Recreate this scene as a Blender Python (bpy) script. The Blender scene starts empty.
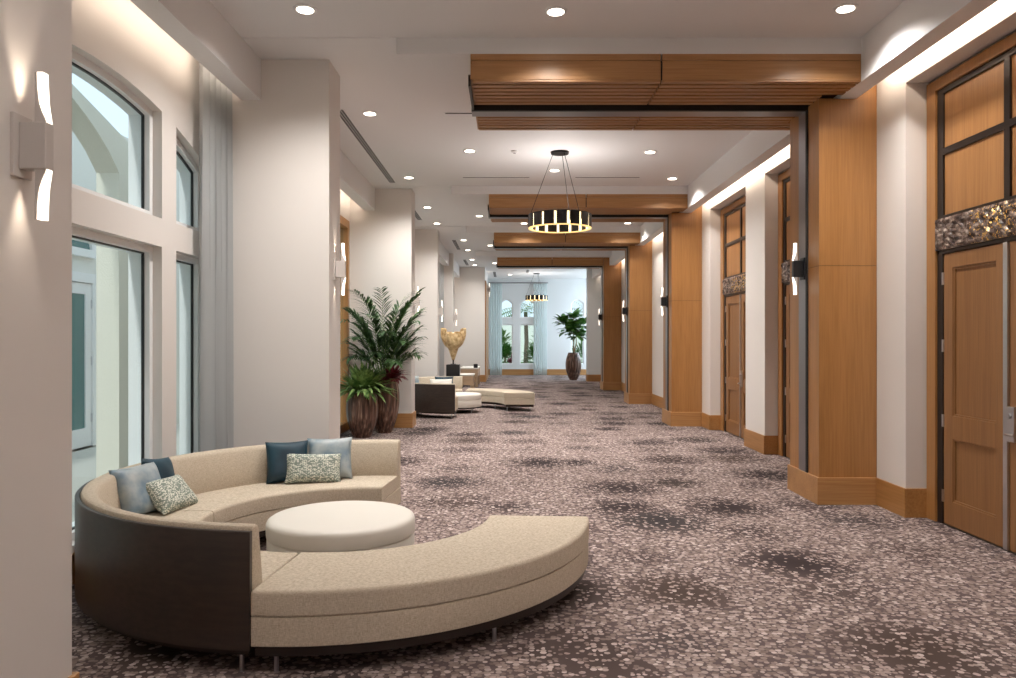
import bpy, bmesh, math, random
from math import sin, cos, pi, radians
from mathutils import Vector, Matrix
from mathutils.geometry import tessellate_polygon
random.seed(7)
SC = bpy.context.scene
COL = SC.collection

# ---------------------------------------------------------------- mesh helpers
class MB:
    def __init__(s): s.bm = bmesh.new()
    def box(s, x0, x1, y0, y1, z0, z1):
        v = [s.bm.verts.new(p) for p in ((x0,y0,z0),(x1,y0,z0),(x1,y1,z0),(x0,y1,z0),(x0,y0,z1),(x1,y0,z1),(x1,y1,z1),(x0,y1,z1))]
        for f in ((0,3,2,1),(4,5,6,7),(0,1,5,4),(1,2,6,5),(2,3,7,6),(3,0,4,7)): s.bm.faces.new([v[i] for i in f])
        return s
    def prism(s, poly, axis, a0, a1, holes=()):
        """2D polygon (optionally with holes) extruded along axis; 'x': (y,z)  'y': (x,z)  'z': (x,y)"""
        def P(p, a):
            return {'x': (a, p[0], p[1]), 'y': (p[0], a, p[1]), 'z': (p[0], p[1], a)}[axis]
        loops = [list(poly)] + [list(h) for h in holes]
        flat = [p for l in loops for p in l]
        A = [s.bm.verts.new(P(p, a0)) for p in flat]; B = [s.bm.verts.new(P(p, a1)) for p in flat]
        if len(loops) == 1:
            s.bm.faces.new(A); s.bm.faces.new(B[::-1])
        else:
            for t in tessellate_polygon([[Vector((p[0], p[1], 0)) for p in l] for l in loops]):
                if len(set(t)) == 3:
                    s.bm.faces.new([A[i] for i in t]); s.bm.faces.new([B[i] for i in t[::-1]])
        k = 0
        for l in loops:
            n = len(l)
            for i in range(n):
                a, b = k+i, k+(i+1) % n
                s.bm.faces.new((A[a], B[a], B[b], A[b]))
            k += n
        return s
    def arc(s, prof, a0, a1, n=32, cx=0, cy=0):
        """closed (radius,z) profile swept round a vertical axis, with end caps"""
        rings = []
        for i in range(n+1):
            a = a0 + (a1-a0)*i/n
            rings.append([s.bm.verts.new((cx+r*cos(a), cy+r*sin(a), z)) for r, z in prof])
        m = len(prof)
        for i in range(n):
            for j in range(m):
                s.bm.faces.new((rings[i][j], rings[i][(j+1) % m], rings[i+1][(j+1) % m], rings[i+1][j]))
        s.bm.faces.new(rings[0][::-1]); s.bm.faces.new(rings[-1])
        return s
    def lathe(s, prof, n=32, cx=0, cy=0, flute=0.0, cnt=0):
        rings = []
        for r, z in prof:
            ring = []
            for i in range(n):
                a = 2*pi*i/n
                rr = r*(1 - flute*(0.5-0.5*abs(cos(a*cnt/2)))) if flute else r
                ring.append(s.bm.verts.new((cx+rr*cos(a), cy+rr*sin(a), z)))
            rings.append(ring)
        for k in range(len(rings)-1):
            for i in range(n):
                s.bm.faces.new((rings[k][i], rings[k][(i+1) % n], rings[k+1][(i+1) % n], rings[k+1][i]))
        s.bm.faces.new(rings[0][::-1]); s.bm.faces.new(rings[-1])
        return s
    def tube(s, pts, r, n=8, r1=None):
        pts = [Vector(p) for p in pts]; rings = []
        for i, p in enumerate(pts):
            d = (pts[min(i+1, len(pts)-1)] - pts[max(i-1, 0)]).normalized()
            u = d.cross(Vector((0, 0, 1)) if abs(d.z) < .95 else Vector((1, 0, 0))).normalized(); w = d.cross(u)
            rr = r if r1 is None else r + (r1-r)*i/(len(pts)-1)
            rings.append([s.bm.verts.new(p + rr*(cos(2*pi*k/n)*u + sin(2*pi*k/n)*w)) for k in range(n)])
        for k in range(len(rings)-1):
            for i in range(n):
                s.bm.faces.new((rings[k][i], rings[k][(i+1) % n], rings[k+1][(i+1) % n], rings[k+1][i]))
        s.bm.faces.new(rings[0][::-1]); s.bm.faces.new(rings[-1])
        return s
    def leaf(s, base, d, length, width, droop=.5, n=5, fold=.25, shape='lance', roll=0.0):
        """a folded leaf blade that leaves base along d and bends down"""
        d = Vector(d).normalized(); p = Vector(base)
        side = d.cross(Vector((0, 0, 1)))
        side = side.normalized() if side.length > 1e-3 else Vector((1, 0, 0))
        if roll: side = Matrix.Rotation(roll, 3, d) @ side
        prev = None; step = length/n
        for i in range(n+1):
            t = i/n
            w = {'lance': sin(pi*min(1, t*.93+.07))**.8, 'strap': (1-t)**.5*min(1, t*6+.4), 'broad': sin(pi*min(1, (t*.94+.06))**.8)**.7}[shape]*width/2
            if i == n: w = width*.02
            up = side.cross(d).normalized()
            cur = [s.bm.verts.new(p - side*w + up*w*fold), s.bm.verts.new(p), s.bm.verts.new(p + side*w + up*w*fold)]
            if prev:
                s.bm.faces.new((prev[0], prev[1], cur[1], cur[0])); s.bm.faces.new((prev[1], prev[2], cur[2], cur[1]))
            prev = cur
            d = (d + Vector((0, 0, -droop/n*(.4+1.2*t)))).normalized(); p = p + d*step
        return s
    def build(s, name, mat, parent=None, smooth=None, bevel=0, seg=2, solid=0):
        bmesh.ops.recalc_face_normals(s.bm, faces=s.bm.faces[:]) if not getattr(s, 'norecalc', 0) else None
        me = bpy.data.meshes.new(name); s.bm.to_mesh(me); s.bm.free()
        o = bpy.data.objects.new(name, me); COL.objects.link(o)
        if mat: me.materials.append(mat)
        if smooth:
            for p in me.polygons: p.use_smooth = True
            me.set_sharp_from_angle(angle=radians(smooth))
        if bevel:
            b = o.modifiers.new('bevel', 'BEVEL'); b.width = bevel; b.segments = seg; b.limit_method = 'ANGLE'; b.angle_limit = radians(40); b.harden_normals = False
        if solid:
            m = o.modifiers.new('solid', 'SOLIDIFY'); m.thickness = solid; m.offset = 0
        if parent: o.parent = parent
        return o

def tag(o, label, cat, group=None, kind=None):
    o['label'] = label; o['category'] = cat
    if group: o['group'] = group
    if kind: o['kind'] = kind
    return o
def thing(name, label, cat, loc=(0, 0, 0), rz=0, group=None, kind=None):
    o = bpy.data.objects.new(name, None); COL.objects.link(o)
    o.location = loc; o.rotation_euler = (0, 0, rz); o.empty_display_size = .1
    return tag(o, label, cat, group, kind)
def copy_tree(o, parent=None):
    c = o.copy(); COL.objects.link(c)
    if parent: c.parent = parent
    for ch in list(o.children): copy_tree(ch, c)
    return c

# ---------------------------------------------------------------- materials
def newmat(name):
    m = bpy.data.materials.new(name); m.use_nodes = True
    nt = m.node_tree; b = nt.nodes['Principled BSDF']
    return m, nt, b
def L(nt, a, b): nt.links.new(a, b)
def mat(name, c, rough=.5, metal=0, spec=.5, emis=None, es=0, bump=0, bscale=200):
    m, nt, b = newmat(name)
    b.inputs['Base Color'].default_value = (*c, 1); b.inputs['Roughness'].default_value = rough
    b.inputs['Metallic'].default_value = metal; b.inputs['Specular IOR Level'].default_value = spec
    if emis:
        b.inputs['Emission Color'].default_value = (*emis, 1); b.inputs['Emission Strength'].default_value = es
    if bump:
        tc = nt.nodes.new('ShaderNodeTexCoord'); n = nt.nodes.new('ShaderNodeTexNoise'); n.inputs['Scale'].default_value = bscale
        L(nt, tc.outputs['Object'], n.inputs['Vector'])
        bp = nt.nodes.new('ShaderNodeBump'); bp.inputs['Strength'].default_value = bump; bp.inputs['Distance'].default_value = .01
        L(nt, n.outputs['Fac'], bp.inputs['Height']); L(nt, bp.outputs['Normal'], b.inputs['Normal'])
    return m
def ramp(nt, stops, interp='LINEAR'):
    r = nt.nodes.new('ShaderNodeValToRGB'); e = r.color_ramp.elements; r.color_ramp.interpolation = interp
    while len(e) < len(stops): e.new(.5)
    for k, (p, c) in enumerate(stops): e[k].position = p; e[k].color = (*c, 1)
    return r
def mathn(nt, op, a=None, b=None, clamp=False):
    n = nt.nodes.new('ShaderNodeMath'); n.operation = op; n.use_clamp = clamp
    for i, v in enumerate((a, b)):
        if v is None: continue
        if isinstance(v, (int, float)): n.inputs[i].default_value = v
        else: L(nt, v, n.inputs[i])
    return n.outputs[0]
def mixc(nt, fac, a, b, mode='MIX'):
    n = nt.nodes.new('ShaderNodeMix'); n.data_type = 'RGBA'; n.blend_type = mode
    for k, v in ((0, fac), (6, a), (7, b)):
        if isinstance(v, (int, float)): n.inputs[k].default_value = v
        elif isinstance(v, tuple): n.inputs[k].default_value = (*v, 1)
        else: L(nt, v, n.inputs[k])
    return n.outputs[2]
def wood(name, c1, c2, axis='Z', rough=.38, fine=55, spec=.5):
    m, nt, b = newmat(name)
    tc = nt.nodes.new('ShaderNodeTexCoord'); mp = nt.nodes.new('ShaderNodeMapping')
    sc = [1, 1, 1]; sc['XYZ'.index(axis)] = .035
    mp.inputs['Scale'].default_value = sc; L(nt, tc.outputs['Object'], mp.inputs['Vector'])
    n1 = nt.nodes.new('ShaderNodeTexNoise'); n1.inputs['Scale'].default_value = fine; n1.inputs['Detail'].default_value = 4
    n2 = nt.nodes.new('ShaderNodeTexNoise'); n2.inputs['Scale'].default_value = fine*.13; n2.inputs['Detail'].default_value = 2
    L(nt, mp.outputs['Vector'], n1.inputs['Vector']); L(nt, mp.outputs['Vector'], n2.inputs['Vector'])
    s = mathn(nt, 'ADD', mathn(nt, 'MULTIPLY', n1.outputs['Fac'], .6), mathn(nt, 'MULTIPLY', n2.outputs['Fac'], .4))
    r = ramp(nt, [(.36, c2), (.62, c1)]); L(nt, s, r.inputs['Fac'])
    L(nt, r.outputs['Color'], b.inputs['Base Color']); b.inputs['Roughness'].default_value = rough
    b.inputs['Specular IOR Level'].default_value = spec
    return m
def fabric(name, c1, c2, c3, scale=260, bump=.25, rough=.9):
    m, nt, b = newmat(name)
    tc = nt.nodes.new('ShaderNodeTexCoord'); outs = []
    for sc in ((1, 1, .12), (.15, .15, 1.0)):
        mp = nt.nodes.new('ShaderNodeMapping'); mp.inputs['Scale'].default_value = sc
        L(nt, tc.outputs['Object'], mp.inputs['Vector'])
        n = nt.nodes.new('ShaderNodeTexNoise'); n.inputs['Scale'].default_value = scale; n.inputs['Detail'].default_value = 2
        L(nt, mp.outputs['Vector'], n.inputs['Vector']); outs.append(n.outputs['Fac'])
    s = mathn(nt, 'MULTIPLY', mathn(nt, 'ADD', outs[0], outs[1]), .5)
    r = ramp(nt, [(.38, c1), (.5, c2), (.62, c3)]); L(nt, s, r.inputs['Fac'])
    L(nt, r.outputs['Color'], b.inputs['Base Color']); b.inputs['Roughness'].default_value = rough
    b.inputs['Specular IOR Level'].default_value = .15
    bp = nt.nodes.new('ShaderNodeBump'); bp.inputs['Strength'].default_value = bump; bp.inputs['Distance'].default_value = .004
    L(nt, s, bp.inputs['Height']); L(nt, bp.outputs['Normal'], b.inputs['Normal'])
    return m
def velvet(name, c1, c2, scale=9, rough=.55):
    m, nt, b = newmat(name)
    tc = nt.nodes.new('ShaderNodeTexCoord'); n = nt.nodes.new('ShaderNodeTexNoise'); n.inputs['Scale'].default_value = scale; n.inputs['Detail'].default_value = 3
    L(nt, tc.outputs['Object'], n.inputs['Vector'])
    r = ramp(nt, [(.35, c1), (.65, c2)]); L(nt, n.outputs['Fac'], r.inputs['Fac'])
    L(nt, r.outputs['Color'], b.inputs['Base Color']); b.inputs['Roughness'].default_value = rough
    b.inputs['Sheen Weight'].default_value = .5; b.inputs['Sheen Roughness'].default_value = .4; b.inputs['Sheen Tint'].default_value = (*c2, 1)
    return m
def leafmat(name, c1, c2, rough=.4):
    m, nt, b = newmat(name)
    tc = nt.nodes.new('ShaderNodeTexCoord'); n = nt.nodes.new('ShaderNodeTexNoise'); n.inputs['Scale'].default_value = 14
    L(nt, tc.outputs['Object'], n.inputs['Vector'])
    r = ramp(nt, [(.35, c1), (.65, c2)]); L(nt, n.outputs['Fac'], r.inputs['Fac'])
    L(nt, r.outputs['Color'], b.inputs['Base Color']); b.inputs['Roughness'].default_value = rough
    return m
def glassmat():
    m = bpy.data.materials.new('window_glass'); m.use_nodes = True; nt = m.node_tree; nt.nodes.clear()
    out = nt.nodes.new('ShaderNodeOutputMaterial'); t = nt.nodes.new('ShaderNodeBsdfTransparent'); t.inputs[0].default_value = (.90, .95, .955, 1)
    g = nt.nodes.new('ShaderNodeBsdfGlossy'); g.inputs['Roughness'].default_value = .02; g.inputs[0].default_value = (.9, .95, .95, 1)
    fr = nt.nodes.new('ShaderNodeLayerWeight'); fr.inputs[0].default_value = .5
    fac = mathn(nt, 'ADD', mathn(nt, 'MULTIPLY', mathn(nt, 'POWER', fr.outputs['Facing'], 5), .45), .02)
    mx = nt.nodes.new('ShaderNodeMixShader'); L(nt, fac, mx.inputs[0]); L(nt, t.outputs[0], mx.inputs[1]); L(nt, g.outputs[0], mx.inputs[2])
    L(nt, mx.outputs[0], out.inputs[0]); return m
def sheer(name, c, alpha):
    m = bpy.data.materials.new(name); m.use_nodes = True; nt = m.node_tree; nt.nodes.clear()
    out = nt.nodes.new('ShaderNodeOutputMaterial'); t = nt.nodes.new('ShaderNodeBsdfTransparent')
    d = nt.nodes.new('ShaderNodeBsdfDiffuse'); d.inputs[0].default_value = (*c, 1)
    tr = nt.nodes.new('ShaderNodeBsdfTranslucent'); tr.inputs[0].default_value = (*c, 1)
    m1 = nt.nodes.new('ShaderNodeMixShader'); m1.inputs[0].default_value = .45
    L(nt, d.outputs[0], m1.inputs[1]); L(nt, tr.outputs[0], m1.inputs[2])
    m2 = nt.nodes.new('ShaderNodeMixShader'); m2.inputs[0].default_value = alpha
    L(nt, t.outputs[0], m2.inputs[1]); L(nt, m1.outputs[0], m2.inputs[2]); L(nt, m2.outputs[0], out.inputs[0]); return m
def carpet():
    m, nt, b = newmat('patterned_carpet')
    tc = nt.nodes.new('ShaderNodeTexCoord'); O = tc.outputs['Object']
    # woven dots
    mp = nt.nodes.new('ShaderNodeMapping'); mp.inputs['Scale'].default_value = (1, 1.05, 1); L(nt, O, mp.inputs['Vector'])
    v = nt.nodes.new('ShaderNodeTexVoronoi'); v.inputs['Scale'].default_value = 33; v.inputs['Randomness'].default_value = .8
    L(nt, mp.outputs['Vector'], v.inputs['Vector'])
    sep = nt.nodes.new('ShaderNodeSeparateColor'); L(nt, v.outputs['Color'], sep.inputs[0])
    dot = mathn(nt, 'SMOOTHSTEP' if False else 'LESS_THAN', v.outputs['Distance'], .60)
    # dark medallions
    big = nt.nodes.new('ShaderNodeTexVoronoi'); big.inputs['Scale'].default_value = 1.22; big.inputs['Randomness'].default_value = .55
    nz = nt.nodes.new('ShaderNodeTexNoise'); nz.inputs['Scale'].default_value = 2.2; nz.inputs['Detail'].default_value = 1
    L(nt, O, nz.inputs['Vector'])
    vm = nt.nodes.new('ShaderNodeMix'); vm.data_type = 'VECTOR'; vm.inputs[0].default_value = .12
    L(nt, O, vm.inputs[4]); L(nt, nz.outputs['Color'], vm.inputs[5]); L(nt, vm.outputs[1], big.inputs['Vector'])
    bsep = nt.nodes.new('ShaderNodeSeparateColor'); L(nt, big.outputs['Color'], bsep.inputs[0])
    size = mathn(nt, 'ADD', mathn(nt, 'MULTIPLY', bsep.outputs[0], .28), .38)
    dens = mathn(nt, 'DIVIDE', big.outputs['Distance'], size, clamp=True)           # 0 centre .. 1 outside
    dens = mathn(nt, 'ADD', mathn(nt, 'MULTIPLY', mathn(nt, 'POWER', dens, 1.6), .91), .085)
    lit = mathn(nt, 'LESS_THAN', sep.outputs[0], dens)                        # dot is light?
    lit = mathn(nt, 'MULTIPLY', lit, dot)
    r = ramp(nt, [(0, (.18, .134, .120)), (.3, (.255, .194, .174)), (.62, (.335, .262, .237)), (.85, (.46, .37, .338)), (1, (.61, .51, .475))])
    L(nt, sep.outputs[1], r.inputs['Fac'])
    dk = ramp(nt, [(0, (.017, .013, .014)), (.45, (.040, .028, .028)), (.75, (.060, .040, .030)), (1, (.028, .030, .034))])
    L(nt, bsep.outputs[1], dk.inputs['Fac'])
    dk2 = mixc(nt, dens, dk.outputs['Color'], (.125, .092, .088))
    base = mixc(nt, lit, dk2, r.outputs['Color'])
    L(nt, base, b.inputs['Base Color']); b.inputs['Roughness'].default_value = .95; b.inputs['Specular IOR Level'].default_value = .1
    bp = nt.nodes.new('ShaderNodeBump'); bp.inputs['Strength'].default_value = .3; bp.inputs['Distance'].default_value = .008
    L(nt, lit, bp.inputs['Height']); L(nt, bp.outputs['Normal'], b.inputs['Normal'])
    return m
def dashes(name, c1, c2, scale=60):
    m, nt, b = newmat(name)
    tc = nt.nodes.new('ShaderNodeTexCoord'); mp = nt.nodes.new('ShaderNodeMapping'); mp.inputs['Scale'].default_value = (.55, 1, 1.3)
    L(nt, tc.outputs['Object'], mp.inputs['Vector'])
    v = nt.nodes.new('ShaderNodeTexVoronoi'); v.inputs['Scale'].default_value = scale; v.inputs['Randomness'].default_value = .8
    L(nt, mp.outputs['Vector'], v.inputs['Vector'])
    sep = nt.nodes.new('ShaderNodeSeparateColor'); L(nt, v.outputs['Color'], sep.inputs[0])
    k = mathn(nt, 'MULTIPLY', mathn(nt, 'LESS_THAN', v.outputs['Distance'], .5), mathn(nt, 'GREATER_THAN', sep.outputs[0], .25))
    L(nt, mixc(nt, k, c1, c2), b.inputs['Base Color']); b.inputs['Roughness'].default_value = .85
    return m
def streaks(name):
    m, nt, b = newmat(name)
    tc = nt.nodes.new('ShaderNodeTexCoord'); mp = nt.nodes.new('ShaderNodeMapping'); mp.inputs['Scale'].default_value = (1, 1, .06)
    L(nt, tc.outputs['Object'], mp.inputs['Vector'])
    n = nt.nodes.new('ShaderNodeTexNoise'); n.inputs['Scale'].default_value = 26; n.inputs['Detail'].default_value = 3
    L(nt, mp.outputs['Vector'], n.inputs['Vector'])
    r = ramp(nt, [(.34, (.022, .012, .009)), (.47, (.085, .040, .026)), (.58, (.16, .085, .058)), (.70, (.36, .25, .19))])
    L(nt, n.outputs['Fac'], r.inputs['Fac']); L(nt, r.outputs['Color'], b.inputs['Base Color']); b.inputs['Roughness'].default_value = .3
    return m
def carved():
    m, nt, b = newmat('carved_panel_bronze')
    tc = nt.nodes.new('ShaderNodeTexCoord'); n = nt.nodes.new('ShaderNodeTexNoise'); n.inputs['Scale'].default_value = 22; n.inputs['Detail'].default_value = 4
    mp = nt.nodes.new('ShaderNodeMapping'); mp.inputs['Scale'].default_value = (1, .6, 1.2); L(nt, tc.outputs['Object'], mp.inputs['Vector'])
    L(nt, mp.outputs['Vector'], n.inputs['Vector'])
    r = ramp(nt, [(.36, (.02, .011, .009)), (.48, (.075, .045, .034)), (.58, (.17, .12, .095)), (.70, (.36, .29, .24))])
    L(nt, n.outputs['Fac'], r.inputs['Fac'])
    n2 = nt.nodes.new('ShaderNodeTexNoise'); n2.inputs['Scale'].default_value = 48; n2.inputs['Detail'].default_value = 2; L(nt, tc.outputs['Object'], n2.inputs['Vector'])
    # gilded flakes gather near the middle of the panel
    sp = nt.nodes.new('ShaderNodeSeparateXYZ'); L(nt, tc.outputs['Object'], sp.inputs[0])
    mid = mathn(nt, 'LESS_THAN', mathn(nt, 'ABSOLUTE', mathn(nt, 'ADD', sp.outputs[1], 0)), .42)
    gold = mathn(nt, 'MULTIPLY', mid, mathn(nt, 'GREATER_THAN', n2.outputs['Fac'], .60))
    L(nt, mixc(nt, gold, r.outputs['Color'], (.95, .62, .18)), b.inputs['Base Color'])
    L(nt, mathn(nt, 'MULTIPLY', gold, .9), b.inputs['Metallic']); b.inputs['Roughness'].default_value = .38
    bp = nt.nodes.new('ShaderNodeBump'); bp.inputs['Strength'].default_value = .7; bp.inputs['Distance'].default_value = .02
    L(nt, n.outputs['Fac'], bp.inputs['Height']); L(nt, bp.outputs['Normal'], b.inputs['Normal'])
    return m

W_WALL = mat('warm_white_paint', (.78, .735, .695), .42, spec=.35)
W_CEIL = mat('ceiling_paint', (.82, .81, .81), .6, spec=.2)
W_COOL = mat('cool_white_paint', (.72, .73, .73), .5, spec=.3)
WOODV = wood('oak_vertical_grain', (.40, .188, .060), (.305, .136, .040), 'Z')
WOODX = wood('oak_cross_grain', (.46, .24, .092), (.35, .165, .058), 'X')
WOODY = wood('oak_long_grain', (.44, .215, .072), (.34, .155, .045), 'Y')
SLAT = wood('slat_oak', (.42, .215, .085), (.32, .15, .055), 'X', .45)
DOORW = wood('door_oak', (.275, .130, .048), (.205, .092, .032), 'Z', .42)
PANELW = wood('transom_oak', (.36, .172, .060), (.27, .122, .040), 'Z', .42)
DARKW = wood('espresso_wood', (.040, .027, .021), (.022, .015, .012), 'X', .36, 40)
BRONZE = mat('dark_bronze', (.035, .026, .022), .35, .6)
BLACK = mat('black_paint', (.012, .012, .013), .4)
GAP = mat('shadow_gap_black', (.01, .008, .007), .7)
STEEL = mat('brushed_steel', (.62, .63, .66), .28, 1)
TRACK = mat('track_metal', (.26, .25, .255), .32, .85)
WHITEF = mat('white_window_frame', (.88, .88, .88), .4)
GLASS = glassmat()
CARPET = carpet()
TWEED = fabric('beige_tweed', (.44, .365, .27), (.55, .47, .365), (.66, .58, .475), 420, .15)
LEATHER = mat('cream_leather', (.76, .72, .65), .42, spec=.4, bump=.08, bscale=120)
TEAL = velvet('teal_velvet', (.001, .022, .040), (.002, .040, .066), 6)
SILVER = velvet('silver_blue_velvet', (.16, .24, .30), (.42, .46, .46), 7, .4)
DASH = dashes('dashed_pillow_cloth', (.22, .26, .22), (.76, .76, .66), 105)
POT = streaks('striped_wood_glaze')
SOIL = mat('potting_soil', (.03, .02, .014), .95)
PALM = leafmat('palm_green', (.018, .055, .014), (.055, .125, .03), .65)
BROAD = leafmat('broad_leaf_green', (.05, .13, .025), (.26, .38, .12), .5)
RED = leafmat('cordyline_red', (.12, .012, .022), (.32, .04, .06))
FIG = leafmat('fig_green', (.035, .13, .02), (.14, .33, .06))
STEM = mat('stem_tan', (.22, .17, .08), .7)
SHEERG = sheer('sheer_grey', (.66, .67, .67), .86)
SHEERB = sheer('sheer_blue', (.84, .90, .90), .52)
LAMP = mat('lamp_glow', (1, 1, 1), .5, emis=(1, .86, .70), es=14)
STRIP = mat('cove_strip_glow', (1, 1, 1), .5, emis=(1, .80, .58), es=4)
SCONL = mat('sconce_glow', (1, 1, 1), .5, emis=(1, .87, .72), es=2.6)
SCONB = mat('sconce_shell', (.62, .57, .53), .45)
CHGOLD = mat('chandelier_gold', (.85, .55, .18), .3, .8, emis=(1, .66, .26), es=1.3)
CHGLOW = mat('chandelier_glow', (1, 1, 1), .4, emis=(1, .78, .42), es=2.2)
CHDARK = mat('chandelier_bronze', (.028, .026, .026), .32, .7)
GOLDV = velvet('gold_shell_glaze', (.40, .24, .09), (.80, .62, .36), 12, .4)
STUCCO = mat('exterior_stucco', (.72, .69, .60), .9, bump=.4, bscale=60)
STUCCOW = mat('exterior_white_stucco', (.80, .79, .74), .9, bump=.6, bscale=40)
CARVED = carved()

# ---------------------------------------------------------------- dimensions (m); camera at origin looking +Y
CAM = 1.65
XW, XR = -2.95, 3.69            # left window wall face, right wall face
SOF, CEIL = 4.06, 4.47
P_Y = [7.60, 14.45, 19.45, 24.70]      # near faces of the oak pilasters
P_D = .78
C_Y = [(2.60, 3.14), (7.65, 8.15), (14.2, 14.7), (19.45, 19.95), (24.9, 25.4)]   # white columns, left
Y0, Y1, YE = -5.0, 29.6, 35.3

# ---------------------------------------------------------------- room shell
tag(MB().box(-3.2, 6.5, Y0, YE+.2, -.12, 0).build('floor', CARPET), 'taupe and plum speckled carpet with dark round medallions', 'floor', kind='structure')
tag(MB().box(-3.2, 6.5, Y0, YE+.2, CEIL, CEIL+.12).build('ceiling', W_CEIL), 'flat white plaster ceiling above the whole corridor', 'ceiling', kind='structure')
k = 0
for i, py in enumerate(P_Y):
    k += 1
    tag(MB().box(-1.04, 3.3, py-.5, py+1.2, 4.318, CEIL).build('trim_%d' % k, W_CEIL),
        'dropped white plaster ceiling band above the %s oak beam' % ['nearest', 'second', 'third', 'farthest'][i], 'ceiling band', kind='structure')
for i, py in enumerate(P_Y):                     # fine joint lines running on to the left columns
    k += 1
    tag(MB().box(-2.48, -1.04, py-.5, py-.47, CEIL-.006, CEIL+.01).build('trim_%d' % k, W_CEIL),
        'thin plaster joint bead left of the %s ceiling band' % ['nearest', 'second', 'third', 'farthest'][i], 'ceiling trim', kind='structure')

# right wall with three door recesses
REC = [(4.81, 7.05), (8.66, 10.92), (11.80, 13.87)]
HD = 4.03
poly = [(Y0, 0)]
for a, b in REC: poly += [(a, 0), (a, HD), (b, HD), (b, 0)]
poly += [(29.9, 0), (29.9, CEIL), (Y0, CEIL)]
w = MB().prism(poly, 'x', XR, XR+.21)
w.box(XR+.27, XR+.45, Y0, 29.9, 0, CEIL)
tag(w.build('wall_right', W_WALL), 'warm white right wall with deep recesses for the tall oak doors', 'wall', kind='structure')
bb = MB(); prev = Y0
segs = []
for a, b in REC: segs.append((prev, a)); prev = b
segs.append((prev, 29.9))
for a, b in segs:
    bb.box(XR-.02, XR+.0, a-(.02 if a > 0 else 0), b+.02, 0, .27)
    if a > 0: bb.box(XR, XR+.195, a-.02, a, 0, .27)
    if b < 29: bb.box(XR, XR+.195, b, b+.02, 0, .27)
tag(bb.build('baseboard_right', WOODY, bevel=.005, seg=2), 'tall oak baseboard along the white right wall', 'baseboard', kind='structure')
tag(MB().prism([(3.3, SOF), (3.483, SOF), (3.483, SOF+.09), (3.40, SOF+.09), (3.40, CEIL), (3.3, CEIL)], 'y', Y0, 29.9).build('trim_9', W_CEIL),
    'long white ceiling soffit with a cove light along the right wall', 'soffit', kind='structure')

# back of the room behind the camera
tag(MB().box(-3.2, 4.2, Y0-.2, Y0, 0, CEIL).build('wall_rear', W_WALL), 'plain white wall behind the viewer', 'wall', kind='structure')

# ---------- left wall with openings
AY, AZ, AR = 5.60, 3.67, 5.2
def arch_z(y): return AZ - AR + math.sqrt(AR*AR - (y-AY)**2)
def arch_open(y0, y1, z0, n=8):
    return [(y0, z0), (y1, z0)] + [(y1+(y0-y1)*i/n, arch_z(y1+(y0-y1)*i/n)) for i in range(n+1)]
def rect(y0, y1, z0, z1): return [(y0, z0), (y1, z0), (y1, z1), (y0, z1)]
LIGHTS_W = [(3.72, 4.44), (4.72, 6.48), (6.76, 7.48)]
openings = []
for a, b in LIGHTS_W: openings += [rect(a, b, .25, 2.44), arch_open(a, b, 2.68)]
wall = MB().prism(rect(Y0, 10.9, 0, CEIL), 'x', XW-.26, XW, openings)
wall.prism([(10.9, 0), (11.2, 0), (11.2, 3.83), (14.05, 3.83), (14.05, 0), (14.7, 0), (14.7, CEIL), (10.9, CEIL)], 'x', XW-.26, XW)
wall.prism(rect(14.7, 19.7, 0, CEIL), 'x', XW-.26, XW, [rect(15.2, 18.9, .31, 3.6)])
wall.prism(rect(19.7, 24.9, 0, CEIL), 'x', -2.6, -2.35, [rect(20.3, 24.0, .31, 3.6)])
wall.prism(rect(24.9, 29.6, 0, CEIL), 'x', -2.6, -2.35, [rect(25.8, 29.0, .3, 3.6)])
wall.box(XW-.26, -2.6, 19.6, 19.7, 0, CEIL)
tag(wall.build('wall_left', W_WALL), 'warm white left wall pierced by tall window openings', 'wall', kind='structure')

def inset(poly, d):
    """offset a counter-clockwise polygon inwards"""
    n = len(poly); out = []
    for i in range(n):
        p0, p1, p2 = Vector(poly[i-1]), Vector(poly[i]), Vector(poly[(i+1) % n])
        e1 = (p1-p0).normalized(); e2 = (p2-p1).normalized()
        n1 = Vector((-e1.y, e1.x)); n2 = Vector((-e2.y, e2.x))
        b = (n1+n2); b = b/max(.2, b.dot(n1)) if b.length > 1e-6 else n1
        out.append(tuple(p1 + b*d))
    return out
pos_w = ['side light nearest the viewer', 'wide middle light', 'narrow side light beside the sheer curtain']
for i, (a, b) in enumerate(LIGHTS_W):
    for j, pl in enumerate((rect(a, b, .25, 2.44), arch_open(a, b, 2.68))):
        x = XW-.08
        lab = 'white framed %s window, %s of the near window wall' % (['tall lower', 'arched upper'][j], pos_w[i])
        fr = tag(MB().prism(pl, 'x', x-.18, x, [inset(pl, .055)]).build('window_%d' % (2*i+j+1), WHITEF), lab, 'window', kind='structure')
        p2 = inset(pl, .055)
        MB().prism(p2, 'x', x-.066, x-.044, [inset(p2, .012)]).build('gasket', BLACK, fr)
        p3 = inset(pl, .06)
        MB().prism(p3, 'x', x-.060, x-.052).build('pane', GLASS, fr)
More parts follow.
